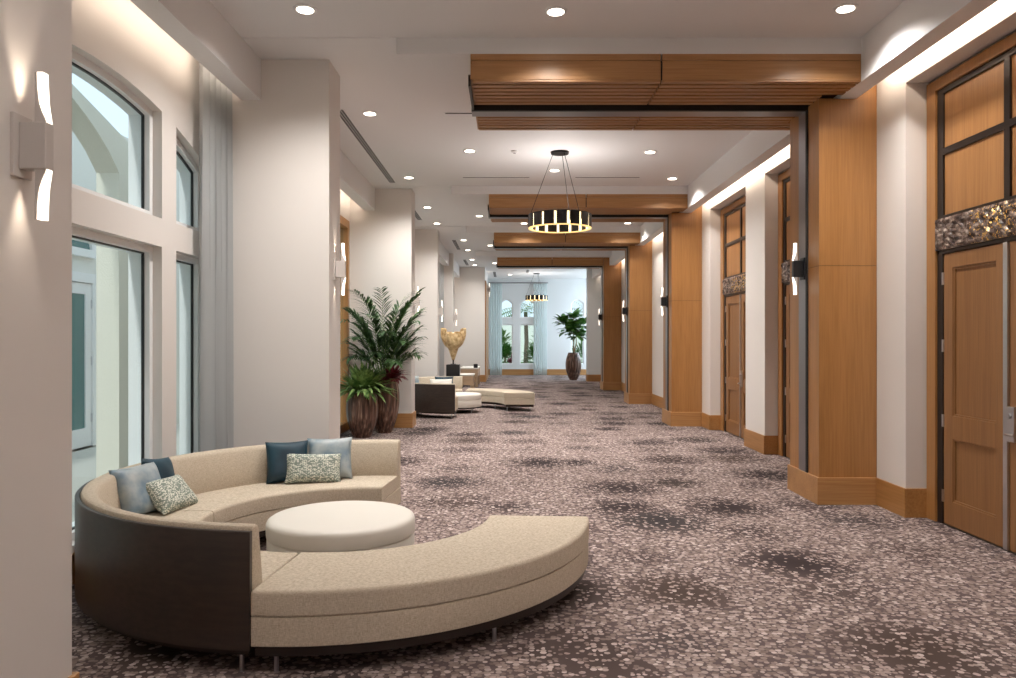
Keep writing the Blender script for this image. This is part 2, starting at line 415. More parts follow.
# oak framed glazing in the second bay
def framed_window(n, label, x, y0, y1, z0, z1, m, fw, mull=()):
    pl = rect(y0, y1, z0, z1)
    xs = sorted((y0+fw, y1-fw) + tuple(v+s*.03 for v in mull for s in (-1, 1)))
    holes = [rect(xs[q], xs[q+1], z0+fw, z1-fw) for q in range(0, len(xs), 2)]
    fr = tag(MB().prism(pl, 'x', x-.12, x+.02, holes).build('window_%d' % n, m), label, 'window', kind='structure')
    for h in holes: MB().prism(inset(h, -.01), 'x', x-.07, x-.06).build('pane', GLASS, fr)
    return fr
framed_window(7, 'tall oak framed glazed opening behind the potted palm', XW, 11.2, 14.05, 0, 3.83, WOODV, .14, (12.6,))
framed_window(8, 'white framed window beside the far round sofa', XW-.07, 15.2, 18.9, .31, 3.6, WHITEF, .08, (17.0,))
framed_window(9, 'white framed window beside the gold sculpture', -2.42, 20.3, 24.0, .31, 3.6, WHITEF, .08, (22.1,))
framed_window(10, 'white framed window beyond the last white column', -2.42, 25.8, 29.0, .3, 3.6, WHITEF, .08, (27.4,))

# left soffits, one per bay
bays = [(Y0, 2.60, -2.486, XW), (3.14, 7.65, -2.486, XW), (8.15, 14.2, -2.486, XW), (14.7, 19.45, -2.486, XW), (19.95, 24.9, -1.93, -2.35), (25.4, 29.6, -1.88, -2.35)]
bn = ['behind the viewer', 'over the near window wall', 'over the potted palm', 'over the far round sofa', 'over the gold sculpture', 'beyond the last white column']
for i, (a, b, xf, xw) in enumerate(bays):
    xo = xf - .2
    tag(MB().prism([(xf, SOF), (xf, CEIL), (xf-.09, CEIL), (xf-.09, SOF+.09), (xo, SOF+.09), (xo, SOF)], 'y', a, b).build('trim_%d' % (10+i), W_CEIL),
        'white ceiling soffit with cove light %s' % bn[i], 'soffit', kind='structure')
cn = ['nearest white column with the sconce at the picture edge', 'white column between the round sofa and the potted palm', 'white column behind the potted palm',
      'white column behind the far round sofa', 'white column beside the gold sculpture']
for i, (a, b) in enumerate(C_Y):
    xl = XW if i < 4 else -2.60
    o = MB().box(xl, -1.80, a, b, 0, CEIL).build('column', W_WALL, bevel=.004)
    tag(o, cn[i], 'column', kind='structure')
    q = MB().prism([(xl, a-.02), (-1.78, a-.02), (-1.78, b+.02), (xl, b+.02), (xl, b), (-1.80, b), (-1.80, a), (xl, a)], 'z', 0, .27)
    q.build('baseboard', WOODX, o, bevel=.004)
bl = MB()
bl.box(XW, XW+.02, 3.16, 7.63, 0, .2); bl.box(XW, XW+.02, 8.17, 11.2, 0, .27)
bl.box(XW, XW+.02, 14.72, 19.43, 0, .27); bl.box(-2.35, -2.33, 19.97, 24.88, 0, .27); bl.box(-2.35, -2.33, 25.42, 29.6, 0, .27)
tag(bl.build('baseboard_left', WOODY), 'oak baseboard along the left window wall', 'baseboard', kind='structure')

# far end: wing wall, pier, lounge end wall
o = tag(MB().box(-3.2, -.90, Y1, 33.5, 0, CEIL).build('wall_wing', W_WALL), 'white wing wall closing the left side at the far end', 'wall', kind='structure')
MB().box(-.90, -.86, Y1+.02, 33.5, 0, 3.95).build('side_panel', WOODV, o)
MB().box(-2.35, -.87, Y1-.02, Y1, 0, .27).build('baseboard', WOODX, o)
o = tag(MB().box(3.12, 4.2, 29.9, 30.3, 0, CEIL).build('wall_pier', W_COOL), 'white pier at the right of the far lounge opening', 'wall', kind='structure')
MB().prism([(3.10, 29.88), (4.2, 29.88), (4.2, 29.9), (3.12, 29.9), (3.12, 30.3), (3.10, 30.3)], 'z', 0, .27).build('baseboard', WOODX, o)
def arch_rect(x0, x1, z0, z1, rise, n=8):
    c = (x0+x1)/2
    return [(x0, z0), (x1, z0)] + [(x1+(x0-x1)*i/n, z1-rise*((x1+(x0-x1)*i/n-c)/((x1-x0)/2))**2) for i in range(n+1)]
EW = [(-.37, .23), (.54, 1.24), (2.92, 3.52), (3.84, 4.44)]
eo = []
for a, b in EW: eo += [rect(a, b, .50, 2.36), arch_rect(a, b, 2.65, 3.53, .22)]
tag(MB().prism([(-3.2, 0), (6.5, 0), (6.5, CEIL), (-3.2, CEIL)], 'y', YE, YE+.2, eo).build('wall_back', W_COOL), 'white end wall of the far lounge with paired windows', 'wall', kind='structure')
tag(MB().box(6.3, 6.5, 30.3, YE, 0, CEIL).build('wall_lounge', W_COOL), 'white side wall of the far lounge', 'wall', kind='structure')
tag(MB().box(4.2, 6.5, 30.1, 30.3, 0, CEIL).build('wall_return', W_COOL), 'white return wall beside the far lounge pier', 'wall', kind='structure')
tag(MB().box(-3.0, 6.3, YE-.02, YE, 0, .27).build('baseboard_back', WOODX), 'oak baseboard below the windows of the far end wall', 'baseboard', kind='structure')
n = 11
for i, (a, b) in enumerate(EW):
    for j, pl in enumerate((rect(a, b, .50, 2.36), arch_rect(a, b, 2.65, 3.53, .22))):
        fr = tag(MB().prism(pl, 'y', YE+.05, YE+.12, [inset(pl, .05)]).build('window_%d' % n, WHITEF),
                 '%s white window in the far end wall, %s' % (['lower rectangular', 'upper arched'][j], ['left of the hanging lamp', 'below the far hanging lamp', 'behind the potted fig', 'right of the potted fig'][i]), 'window', kind='structure')
        MB().prism(inset(pl, .045), 'y', YE+.08, YE+.086).build('pane', GLASS, fr); n += 1

# ---------------------------------------------------------------- oak portals
ordn = ['nearest', 'second nearest', 'third', 'farthest']
for i, py in enumerate(P_Y):
    # pilaster
    top = SOF if i < 3 else 4.36
    t = thing('oak_pilaster', '%s full height oak pilaster standing against the right wall' % ordn[i], 'pilaster', (3.11, py, 0), kind='thing')
    W = XR-3.11
    MB().box(0, W-.003, 0, P_D, .27, 2.386).build('lower_panel', WOODV, t)
    b = MB().box(0, .19, 0, P_D, 2.39, SOF); b.box(.19, .37, .0, P_D, 2.39, SOF-.003); b.box(.37, W-.003, 0, P_D, 2.39, 4.3)
    if i == 3: b.box(0, .187, 0, P_D, SOF, 4.318-.002)
    b.build('upper_panel', WOODV, t)
    MB().box(.003, W-.003, .003, P_D-.003, 2.386, 2.39).build('joint', GAP, t)
    MB().prism([(-.022, -.022), (W-.003, -.022), (W-.003, P_D+.022), (-.022, P_D+.022)], 'z', 0, .27).build('plinth', WOODX, t, bevel=.004)
    MB().box(-.012, 0, .31, .50, .27, SOF-.036).build('channel', TRACK, t)
    MB().box(-.014, 0, .27, .31, .27, SOF-.036).build('channel_groove', GAP, t)
    # beam
    xl, xr = -.35, (3.298 if i < 3 else 3.098)
    y0 = py-.5 if i < 3 else py+.02
    y1 = py+1.2 if i < 3 else py+1.2
    if i == 3: xr = 3.10
    b = thing('ceiling_beam', '%s oak beam with slatted underside hanging across the ceiling' % ordn[i], 'beam', (xl, y0, SOF), kind='thing')
    Wb, Db = xr-xl, y1-y0; xs = 1.435+.35; g = .008; H = 4.318-SOF
    f1 = MB()
    for q, (a, c) in enumerate(((0, xs-g), (xs+g, Wb))):
        MB().box(a, c, 0, .03, .02, H-.062).build('fascia', WOODX, b, bevel=.002)
        MB().box(a, c, .0, .03, H-.058, H).build('fascia_cap', WOODX, b)
        MB().box(a, c, Db-.03, Db, .02, H).build('rear_fascia', WOODX, b)
    MB().box(0, .03, .03, Db-.03, .02, H).build('end_panel', WOODY, b)
    MB().box(.03, Wb-.002, .03, Db-.03, .035, .06).build('backing', GAP, b)
    MB().box(xs-g, xs+g, .01, .03, .02, H-.06).build('joint', GAP, b)
    yc = py+.375-y0
    sl = MB(); ns = int(Db/.105)
    for s_ in range(ns):
        ya = .004+s_*(Db-.008)/ns
        if -.19 < ya-yc < .13: continue
        xe = Wb if not (py-.075 < y0+ya < py+P_D) else min(Wb, 3.108-xl)
        for a, c in ((.02, xs-g), (xs+g, xe)): sl.box(a, c, ya, ya+.068, 0, .035)
    sl.build('slat_panel', SLAT, b)
    xt = 3.108-xl
    MB().box(-.03, xt, yc-.065, yc+.12, -.036, .03).build('partition_track', TRACK, b)
    MB().box(-.025, xt, yc-.105, yc-.065, -.038, .03).build('track_groove', GAP, b)
    MB().box(-.022, -.002, .02, yc-.11, -.036, .07).build('end_trim', BRONZE, b)

# ---------------------------------------------------------------- oak double doors
def double_door(n, label, yc, y0, y1):
    d = thing('door_%d' % n, label, 'door', (XR+.20, yc, 0), kind='structure')
    a, b = y0-yc+.02, y1-yc-.02; Lw = .868
    MB().prism([(a, 0), (a+max(.01, -a-Lw-.09), 0), (a+max(.01, -a-Lw-.09), 3.9), (b-max(.03, b-Lw-.09), 3.9), (b-max(.03, b-Lw-.09), 0), (b, 0), (b, 4.0), (a, 4.0)], 'x', -.02, .05).build('casing', WOODV, d, bevel=.004)
    ia, ib = a+max(.01, -a-Lw-.09), b-max(.03, b-Lw-.09)
    hs = []
    for (p, q) in ((-Lw, -.035), (.035, Lw)):
        hs += [rect(p, q, 2.76, 3.30), rect(p, q, 3.36, 3.85)]
    hs.append(rect(-Lw-.006, Lw+.006, .0+.006, 2.415))
    MB().prism([(ia, 0), (ib, 0), (ib, 3.9), (ia, 3.9)], 'x', 0, .05, hs).build('dark_frame', BRONZE, d, bevel=.003)
    for h in hs[:4]: MB().prism(h, 'x', .018, .045).build('transom_panel', PANELW, d)
    # carved lintel panel with real relief
    g = MB(); ny, nz = 60, 10; vs = []
    for i in range(nz+1):
        row = []
        for j in range(ny+1):
            y = ia+(ib-ia)*j/ny; z = 2.45+.28*i/nz
            edge = i in (0, nz) or j in (0, ny)
            row.append(g.bm.verts.new((-.02-(0 if edge else random.random()*.022), y, z)))
        vs.append(row)
    for i in range(nz):
        for j in range(ny): g.bm.faces.new((vs[i][j], vs[i][j+1], vs[i+1][j+1], vs[i+1][j]))
    g.box(-.019, .0, ia, ib, 2.45, 2.73)
    cv = g.build('carved_panel', CARVED, d)
    for s in (-1, 1):
        p, q = (s*.004, s*Lw); p, q = min(p, q), max(p, q)
        lf = MB()
        inner = [rect(p+.135, q-.135, .225, .775), rect(p+.135, q-.135, .98, 2.28)]
        lf.prism(rect(p, q, .01, 2.41), 'x', .008, .045, inner)
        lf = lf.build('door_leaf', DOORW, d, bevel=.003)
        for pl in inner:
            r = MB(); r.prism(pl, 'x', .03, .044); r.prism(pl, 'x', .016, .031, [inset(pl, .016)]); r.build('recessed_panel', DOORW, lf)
        for hz in (.20, .87, 1.54, 2.14): MB().box(-.002, .012, s*(Lw+.004)-.012, s*(Lw+.004)+.012, hz, hz+.11).build('hinge', STEEL, lf)
    MB().box(-.012, .010, -.025, .025, .01, 2.41).build('astragal', STEEL, d)
    MB().box(-.022, .008, -.115, -.035, .86, 1.13).build('lock_plate', STEEL, d, bevel=.004)
    h = MB(); h.tube([(-.02, -.075, .92), (-.065, -.075, .92), (-.07, -.09, .92), (-.07, -.19, .92)], .011, 10); h.tube([(-.02, -.075, 1.06), (-.04, -.075, 1.06)], .02, 12)
    h.build('lever_handle', STEEL, d, smooth=40)
    return d
double_door(1, 'tall oak double door with carved lintel nearest on the right', 5.93, *REC[0])
double_door(2, 'tall oak double door mostly hidden by the nearest oak pilaster', 9.79, *REC[1])
double_door(3, 'tall oak double door beside the second nearest oak pilaster', 12.72, *REC[2])

# ---------------------------------------------------------------- sconces
def sconce(label, wall_x, side, y, zc, dark=False):
    """side=+1: the wall faces +X (left columns); -1: the wall faces -X"""
    t = thing('wall_sconce', label, 'wall lamp', (wall_x, y, zc), 0 if side > 0 else pi)
    body = BLACK if dark else SCONB
    MB().box(0, .014, -.055, .055, -.115, .115).build('back_plate', body, t, bevel=.003)
    MB().box(.014, .112, -.026, .026, -.086, .086).build('housing', body, t, bevel=.004)
    for s in (-1, 1):
        cur = [(.110, .086), (.106, .10), (.094, .125), (.084, .155), (.079, .19), (.076, .23), (.075, .27)]
        poly = [(.068, .086)] + cur + [(.068, .27)]
        MB().prism([(a, s*z) for a, z in poly], 'y', -.019, .019).build('shell', body if not dark else SCONB, t, smooth=30)
        lum = [(a+.0015, z) for a, z in cur] + [(.097, .27), (.098, .22), (.101, .16), (.107, .12), (.1115, .09)]
        MB().prism([(a, s*z) for a, z in lum], 'y', -.0175, .0175).build('diffuser', SCONL, t, smooth=30)
    return t
sconces = []
sconces.append(sconce('pale wall sconce lit up and down on the nearest white column', -1.80, 1, 2.80, 2.36))
sconces.append(sconce('pale wall sconce on the white column beside the potted palm', -1.80, 1, 7.90, 2.38))
sconces.append(sconce('pale wall sconce on the white column behind the palm', -1.80, 1, 14.45, 2.38))
sconces.append(sconce('pale wall sconce on the white column behind the far sofa', -1.80, 1, 19.7, 2.38))
sconces.append(sconce('pale wall sconce on the white column by the gold sculpture', -1.80, 1, 25.15, 2.38))
for i, py in enumerate(P_Y):
    sconces.append(sconce('black wall sconce with white blades on the %s oak pilaster' % ordn[i], 3.098, -1, py+.375, 2.39, True))
sconces.append(sconce('pale wall sconce on the wood side of the far wing wall', -.86, 1, 31.6, 3.72))

# ---------------------------------------------------------------- ceiling fittings
def downlight_proto():
    t = thing('recessed_downlight', '', 'ceiling light')
    MB().lathe([(.100, 0), (.100, -.006), (.085, -.012), (.075, -.012)], 24).build('trim_ring', W_CEIL, t, smooth=40)
    MB().lathe([(.072, -.012), (.070, -.015)], 24).build('lens', LAMP, t)
    return t
DL = [  # x, y, z, label tail
 (-1.73, 6.48, CEIL, 'above the near round sofa, left of the front row'), (.41, 6.52, CEIL, 'in the middle of the front row'), (2.87, 6.46, CEIL, 'at the right end of the front row'),
 (-1.72, 9.46, CEIL, 'beside the near linear air slot on the left'), (-1.72, 13.2, CEIL, 'just before the white column behind the palm'),
 (-.57, 11.33, CEIL, 'left of the near hanging lamp'), (2.13, 11.4, CEIL, 'right of the near hanging lamp'), (2.87, 13.28, CEIL, 'beside the right soffit before the second oak beam'), (.775, 12.64, CEIL, 'directly behind the near hanging lamp'),
 (-1.717, 16.17, CEIL, 'left, just past the second oak beam'), (-1.72, 18.4, CEIL, 'left, just before the third oak beam'), (-.655, 17.3, CEIL, 'between the left lamp row and the third oak beam'), (2.89, 18.36, CEIL, 'right, just before the third oak beam'), (.39, 18.4, CEIL, 'middle, just before the third oak beam'),
 (-1.26, 21.5, CEIL, 'left, just past the third oak beam'), (-1.26, 23.9, CEIL, 'left, just before the farthest oak beam'), (-.53, 22.7, CEIL, 'at the left end of the farthest oak beam'),
 (-1.27, 26.75, CEIL, 'above the light wood tables on the left'), (-1.26, 28.7, CEIL, 'against the far wing wall'), (-.49, 28.0, CEIL, 'left, past the farthest oak beam'), (2.0, 29.0, CEIL, 'right, past the farthest oak beam'),
 (.08, 33.0, CEIL, 'in the far lounge by the end windows')]
dl0 = None
for i, (x, y, z, tail) in enumerate(DL):
    o = downlight_proto() if dl0 is None else copy_tree(dl0)
    if dl0 is None: dl0 = o
    o.location = (x, y, z); o['label'] = 'small round recessed downlight ' + tail; o['group'] = 'recessed ceiling downlights'
def diffuser(label, x0, x1, y0, y1, n, along):
    cx, cy = (x0+x1)/2, (y0+y1)/2
    t = thing('air_diffuser', label, 'air vent', (cx, cy, CEIL), group='linear air vents in the ceiling')
    w, h = (x1-x0)/2, (y1-y0)/2
    MB().box(-w, w, -h, h, -.006, 0).build('frame', W_CEIL, t)
    if along == 'y':
        for q in range(n):
            a = -w+.012+q*(2*w-.024)/n
            MB().box(a+.004, a+(2*w-.024)/n-.008, -h+.01, h-.01, -.0075, -.003).build('slot', GAP, t)
    else:
        MB().box(-w+.01, w-.01, -h+.012, h-.012, -.0075, -.003).build('slot', GAP, t)
diffuser('three slot linear air vent above the palm at left', -2.135, -2.005, 9.3, 13.65, 3, 'y')
diffuser('three slot linear air vent above the far round sofa', -2.135-.0, -2.005, 15.6, 17.9, 3, 'y')
diffuser('three slot linear air vent above the gold sculpture', -1.60, -1.47, 21.5, 23.8, 3, 'y')
diffuser('three slot linear air vent above the light wood tables', -1.60, -1.47, 26.8, 28.8, 3, 'y')
diffuser('short slotted air vent in the far lounge ceiling at left', -.64, -.50, 31.6, 34.2, 3, 'y')
diffuser('short slotted air vent in the far lounge above the lamp', .74, .88, 30.7, 32.0, 3, 'y')
diffuser('thin air slot running left out from behind the nearest oak beam', -.79, .38, 9.43, 9.49, 1, 'x')
diffuser('thin air slot left of the near hanging lamp', -.79, .38, 13.16, 13.22, 1, 'x')
diffuser('thin air slot right of the near hanging lamp', 1.16, 2.29, 13.16, 13.22, 1, 'x')
t = thing('smoke_detector', 'small pale round detector left of the near hanging lamp canopy', 'smoke detector', (.10, 11.36, CEIL))
MB().lathe([(.055, 0), (.055, -.02), (.035, -.035)], 20).build('housing', W_CEIL, t, smooth=40)
MB().lathe([(.02, -.034), (.02, -.040)], 12).build('sensor_cap', TRACK, t)

def chandelier(label, x, y, R=.477, zb=3.315, H=.21):
    t = thing('chandelier', label, 'hanging lamp', (x, y, zb), group='drum hanging lamps')
    MB().lathe([(.0, CEIL-zb-.03), (.135, CEIL-zb-.03), (.14, CEIL-zb)], 28).build('canopy', CHDARK, t, smooth=40)
    n = 15
    for i in range(n):
        a = 2*pi*i/n+.1; da = 2*pi/n*.375
        MB().arc([(R-.012, .012), (R, .012), (R, H), (R-.012, H)], a-da, a+da, 4).build('panel', CHDARK, t, smooth=30)
        MB().arc([(R-.045, .014), (R-.018, .014), (R-.018, H-.01), (R-.045, H-.01)], a+da+.02, a+2*pi/n-da-.02, 2).build('light_bar', CHGLOW, t)
    MB().arc([(R-.05, 0), (R-.004, 0), (R-.004, .012), (R-.05, .012)], 0, 2*pi-.0005, 60).build('lower_ring', CHGOLD, t, smooth=30)
    MB().arc([(R-.05, H-.012), (R-.012, H-.012), (R-.012, H), (R-.05, H)], 0, 2*pi-.0005, 60).build('upper_ring', CHDARK, t, smooth=30)
    for a in (radians(-55), radians(65), radians(185)):
        MB().tube([(.1*cos(a), .1*sin(a), CEIL-zb-.02), ((R-.03)*cos(a), (R-.03)*sin(a), H-.004)], .0045, 6).build('cable', CHDARK, t)
    return t
chandelier('bronze drum hanging lamp with glowing slots beneath the near ceiling', .78, 11.43)
chandelier('added unseen bronze drum hanging lamp over the viewer, brightening the near ceiling', .78, .8)  # added out of view as a source of uplight for the near ceiling
chandelier('small looking bronze drum hanging lamp in the far lounge', 1.22, 32.4)

# ---------------------------------------------------------------- curtains
def curtain(name, label, x0, y0, x1, y1, z0, z1, folds, amp, m, group=None):
    t = thing(name, label, 'curtain', ((x0+x1)/2, (y0+y1)/2, z0), group=group)
    d = Vector((x1-x0, y1-y0, 0)); ln = d.length; u = d/ln; nrm = Vector((-u.y, u.x, 0))
    g = MB(); N = folds*10; K = 10; vs = []
    for k_ in range(K+1):
        z = (z1-z0)*k_/K; row = []
        for i in range(N+1):
            s = i/N; ph = 2*pi*folds*s
            a = amp*(.75+.25*sin(3.1*s*folds+1))*(1-.25*k_/K)
            p = u*(ln*(s-.5)) + nrm*a*sin(ph+.25*sin(k_*.5)) + u*(.2*amp*sin(2*ph))
            row.append(g.bm.verts.new((p.x, p.y, z)))
        vs.append(row)
    for k_ in range(K):
        for i in range(N): g.bm.faces.new((vs[k_][i], vs[k_][i+1], vs[k_+1][i+1], vs[k_+1][i]))
    o = g.build('drape', m, t, smooth=80, solid=.003)
    tp = MB().box(-ln/2, ln/2, -.005, .005, z1-z0-.04, z1-z0); o2 = tp.build('heading_tape', m, t); o2.rotation_euler.z = math.atan2(u.y, u.x)
    return t
curtain('sheer_curtain', 'sheer grey curtain hanging beside the near window wall', -2.84, 7.06, -2.76, 7.56, .01, 4.33, 5, .06, SHEERG)
curtain('sheer_curtain', 'sheer grey curtain beside the gold sculpture', -2.24, 24.2, -2.10, 24.75, .01, 4.30, 5, .04, SHEERG)
curtain('sheer_curtain', 'pale blue sheer curtain left of the far end windows', -.84, YE-.16, -.28, YE-.16, .01, 4.24, 7, .05, SHEERB, 'far lounge curtains')
curtain('sheer_curtain', 'pale blue sheer curtain right of the far end windows', 1.18, YE-.16, 1.80, YE-.16, .01, 4.24, 7, .05, SHEERB, 'far lounge curtains')
t = thing('curtain_rod', 'dark curtain rod across the far end windows', 'curtain rod', (.5, YE-.16, 4.27))
MB().tube([(-1.4, 0, 0), (1.35, 0, 0)], .022, 10).build('rod', TRACK, t, smooth=40)
for s in (-1.2, 1.2): MB().box(s-.012, s+.012, 0, .16, -.015, .015).build('bracket', TRACK, t)

# ---------------------------------------------------------------- round seating groups
def rot(p): return p
def leg(parent, r, a, z1=.115):
    MB().lathe([(.011, 0), (.012, .004), (.012, z1)], 12, r*cos(a), r*sin(a)).build('leg', STEEL, parent, smooth=40)
R_, r_ = 1.665, .970
def rrect(r0, r1, z0, z1, c=.02, top=True, bot=False):
    p = [(r0, z0), (r1, z0)]
    def cor(cx, cz, a0, a1): return [(cx+c*cos(a0+(a1-a0)*i/4), cz+c*sin(a0+(a1-a0)*i/4)) for i in range(5)]
    if bot: p = cor(r0+c, z0+c, pi, 1.5*pi)+cor(r1-c, z0+c, 1.5*pi, 2*pi)
    return p + cor(r1-c, z1-c, 0, pi/2) + cor(r0+c, z1-c, pi/2, pi)
def sofa(label, loc, a0, a1, group):
    t = thing('curved_sofa', label, 'sofa', (*loc, 0), group=group)
    A0, A1 = radians(a0), radians(a1); n = 40; am = (A0+A1)/2
    MB().arc([(R_-.028, .137), (R_, .137), (R_, .712), (R_-.004, .716), (R_-.024, .716), (R_-.028, .712)], A0+.012, A1, n).build('back_shell', DARKW, t, smooth=35)
    e = .004
    back = [(R_-.03, .40), (R_-.03, .725), (R_-.04, .733), (R_-.095, .733), (R_-.115, .722), (R_-.128, .70), (R_-.175, .425), (R_-.165, .40)]
    cuts = [A0, am, A1]
    for q in range(2):
        MB().arc(back, cuts[q]+e/2, cuts[q+1]-e/2, n//2).build('back_cushion', TWEED, t, smooth=40, bevel=.012, seg=3)
        MB().arc(rrect(r_, R_-.03, .302, .425, .022), cuts[q]+e/2, cuts[q+1]-e/2, n//2).build('seat_cushion', TWEED, t, smooth=40, bevel=.008, seg=2)
        MB().arc(rrect(r_+.004, R_-.03, .155, .300, .006), cuts[q]+e/2, cuts[q+1]-e/2, n//2).build('seat_base', TWEED, t, smooth=40, bevel=.004)
    MB().arc([(r_+.03, .105), (R_-.03, .105), (R_-.03, .155), (r_+.03, .155)], A0+.01, A1-.01, n).build('plinth_frame', BRONZE, t, smooth=40)
    for k_ in range(4):
        a = A0+.05+(A1-A0-.1)*k_/3
        leg(t, R_-.09, a, .11); leg(t, r_+.07, a, .11)
    return t
def bench(label, loc, a0, a1, group):
    t = thing('curved_bench', label, 'bench', (*loc, 0), group=group)
    A0, A1 = radians(a0), radians(a1); n = 28
    MB().arc(rrect(r_, R_, .302, .428, .022), A0, A1, n).build('seat_cushion', TWEED, t, smooth=40, bevel=.010, seg=3)
    MB().arc(rrect(r_+.004, R_-.004, .155, .300, .006), A0, A1, n).build('seat_base', TWEED, t, smooth=40, bevel=.005)
    MB().arc([(r_+.03, .105), (R_-.02, .105), (R_-.02, .155), (r_+.03, .155)], A0+.01, A1-.01, n).build('plinth_frame', BRONZE, t, smooth=40)
    for k_ in range(3):
        a = A0+.06+(A1-A0-.12)*k_/2
        leg(t, R_-.09, a, .11); leg(t, r_+.07, a, .11)
    return t
def ottoman(label, loc, group, r=.51):
    t = thing('round_ottoman', label, 'ottoman', (*loc, 0), group=group)
    MB().lathe([(r-.02, .295), (r-.003, .302), (r, .315), (r, .385), (r-.008, .405), (r-.028, .418), (r-.06, .422), (.02, .424)], 64).build('top_cushion', LEATHER, t, smooth=50)
    MB().lathe([(r-.012, .13), (r-.006, .136), (r-.006, .286), (r-.014, .296)], 64).build('base', LEATHER, t, smooth=50)
    MB().lathe([(r-.05, .10), (r-.05, .13)], 48).build('plinth_frame', BRONZE, t, smooth=50)
    for k_ in range(4): leg(t, r-.1, radians(45+90*k_), .105)
    return t
C1 = (-1.135, 5.35)
sofa('beige tweed semicircular sofa with dark wood back shell, near left', C1, 84.6, 265.9, 'round sofas')
bench('long curved beige tweed bench nearest the viewer', (-1.105, 5.35), 264.9, 356.8, 'curved benches')
ottoman('round cream ottoman inside the near semicircular sofa', (-1.165, 5.33), 'round ottomans')
C2 = (-1.055, 17.4)
sofa('far beige semicircular sofa showing its dark wood end, before the gold sculpture', C2, 93, 268.5, 'round sofas')
bench('far curved beige bench whose cut end faces the viewer', C2, .5, 88, 'curved benches')
ottoman('round beige ottoman inside the far semicircular sofa', (-1.11, 17.35), 'round ottomans')

# ---------------------------------------------------------------- pillows
def pillow_mesh(w, h, t, m, n=18):
    me = MB(); V = {}
    for s in (1, -1):
        for i in range(n+1):
            for j in range(n+1):
                u, v = -1+2*i/n, -1+2*j/n
                if s < 0 and (abs(u) == 1 or abs(v) == 1): V[s, i, j] = V[1, i, j]; continue
                pu = 1-.07*(1-v*v); pv = 1-.07*(1-u*u)
                th = t/2*((1-u**4)*(1-v**4))**.55
                th *= 1+.05*sin(5*u+3*v)
                V[s, i, j] = me.bm.verts.new((u*w/2*pu if abs(u) < 1 or True else 0, s*th, h/2+v*h/2*pv))
        for i in range(n):
            for j in range(n):
                me.bm.faces.new((V[s, i, j], V[s, i+1, j], V[s, i+1, j+1], V[s, i, j+1]))
    return me
def pillow(label, loc, face, lean, w, h, t, m, group, tilt=0):
    """face: heading (deg) the front looks towards; lean: backwards tilt"""
    o = pillow_mesh(w, h, t, m).build('throw_pillow', m, smooth=75)
    tag(o, label, 'pillow', group)
    o.matrix_world = Matrix.Translation(loc) @ Matrix.Rotation(radians(face+90), 4, 'Z') @ Matrix.Rotation(-radians(lean), 4, 'X') @ Matrix.Rotation(radians(tilt), 4, 'Y')
    return o
def on_seat(C, ang, r, z=.425): return (C[0]+r*cos(radians(ang)), C[1]+r*sin(radians(ang)), z)
G1 = 'throw pillows on the near sofa'
pillow('dark teal square velvet pillow in the right pillow group', on_seat(C1, 123, 1.365), -68, 17, .36, .36, .12, TEAL, G1)
pillow('silver blue square velvet pillow rightmost on the near sofa', on_seat(C1, 108, 1.365), -76, 17, .39, .37, .12, SILVER, G1)
pillow('pale dashed lumbar pillow in front of the right pillow group', on_seat(C1, 115.0, 1.245), -72, 22, .47, .26, .11, DASH, G1, 3)
pillow('crumpled silver blue velvet pillow leftmost on the near sofa', on_seat(C1, 181.5, 1.375), -16, 24, .42, .37, .16, SILVER, G1)
pillow('dark teal velvet pillow behind the left dashed lumbar pillow', on_seat(C1, 170, 1.40), -4, 18, .36, .37, .12, TEAL, G1, 8)
pillow('pale dashed lumbar pillow leaning in the left pillow group', on_seat(C1, 173.5, 1.225), -4, 40, .48, .28, .13, DASH, G1, 3)
G2 = 'throw pillows on the far sofa'
pillow('light blue pillow on the far sofa', on_seat(C2, 152, 1.34), -50, 17, .42, .38, .13, SILVER, G2)
pillow('dark teal pillow below the black pedestal on the far sofa', on_seat(C2, 112, 1.35), -80, 17, .46, .33, .12, TEAL, G2)
pillow('cream lumbar pillow on the far sofa before the dark teal one', on_seat(C2, 118, 1.20), -80, 22, .55, .28, .12, LEATHER, G2)

# ---------------------------------------------------------------- planters
def pot(t, rb, rm, rt, H, z0=0, cnt=18):
    pr = [(rb, 0)]
    for i in range(1, 13):
        u = i/12
        r = rb*(1-u)**2 + 2*u*(1-u)*(2*rm-(rb+rt)/2) + rt*u*u
        pr.append((r, H*u))
    pr += [(rt-.03, H), (rt-.035, H-.05), (.02, H-.05)]
    MB().lathe(pr, cnt*6, flute=.07, cnt=cnt).build('pot', POT, t, smooth=50)
    MB().lathe([(.01, H-.052), (rt-.045, H-.05), (.02, H-.035)], 24).build('soil', SOIL, t)
# small planter
t = thing('potted_plant', 'low leafy green plant in the shorter striped wooden pot', 'plant', (-2.47, 12.88, 0))
pot(t, .145, .268, .215, .79)
f = MB()
for i in range(210):
    a = random.uniform(0, 2*pi); e = random.uniform(.15, 1.45); d = Vector((cos(a)*cos(e), sin(a)*cos(e), sin(e)))
    ln = random.uniform(.40, .66)
    f.leaf((.1*cos(a), .1*sin(a), .76), d, ln*.92, .07, random.uniform(.4, 1.5), 5, .3, 'lance')
f.build('foliage', BROAD, t, smooth=60)
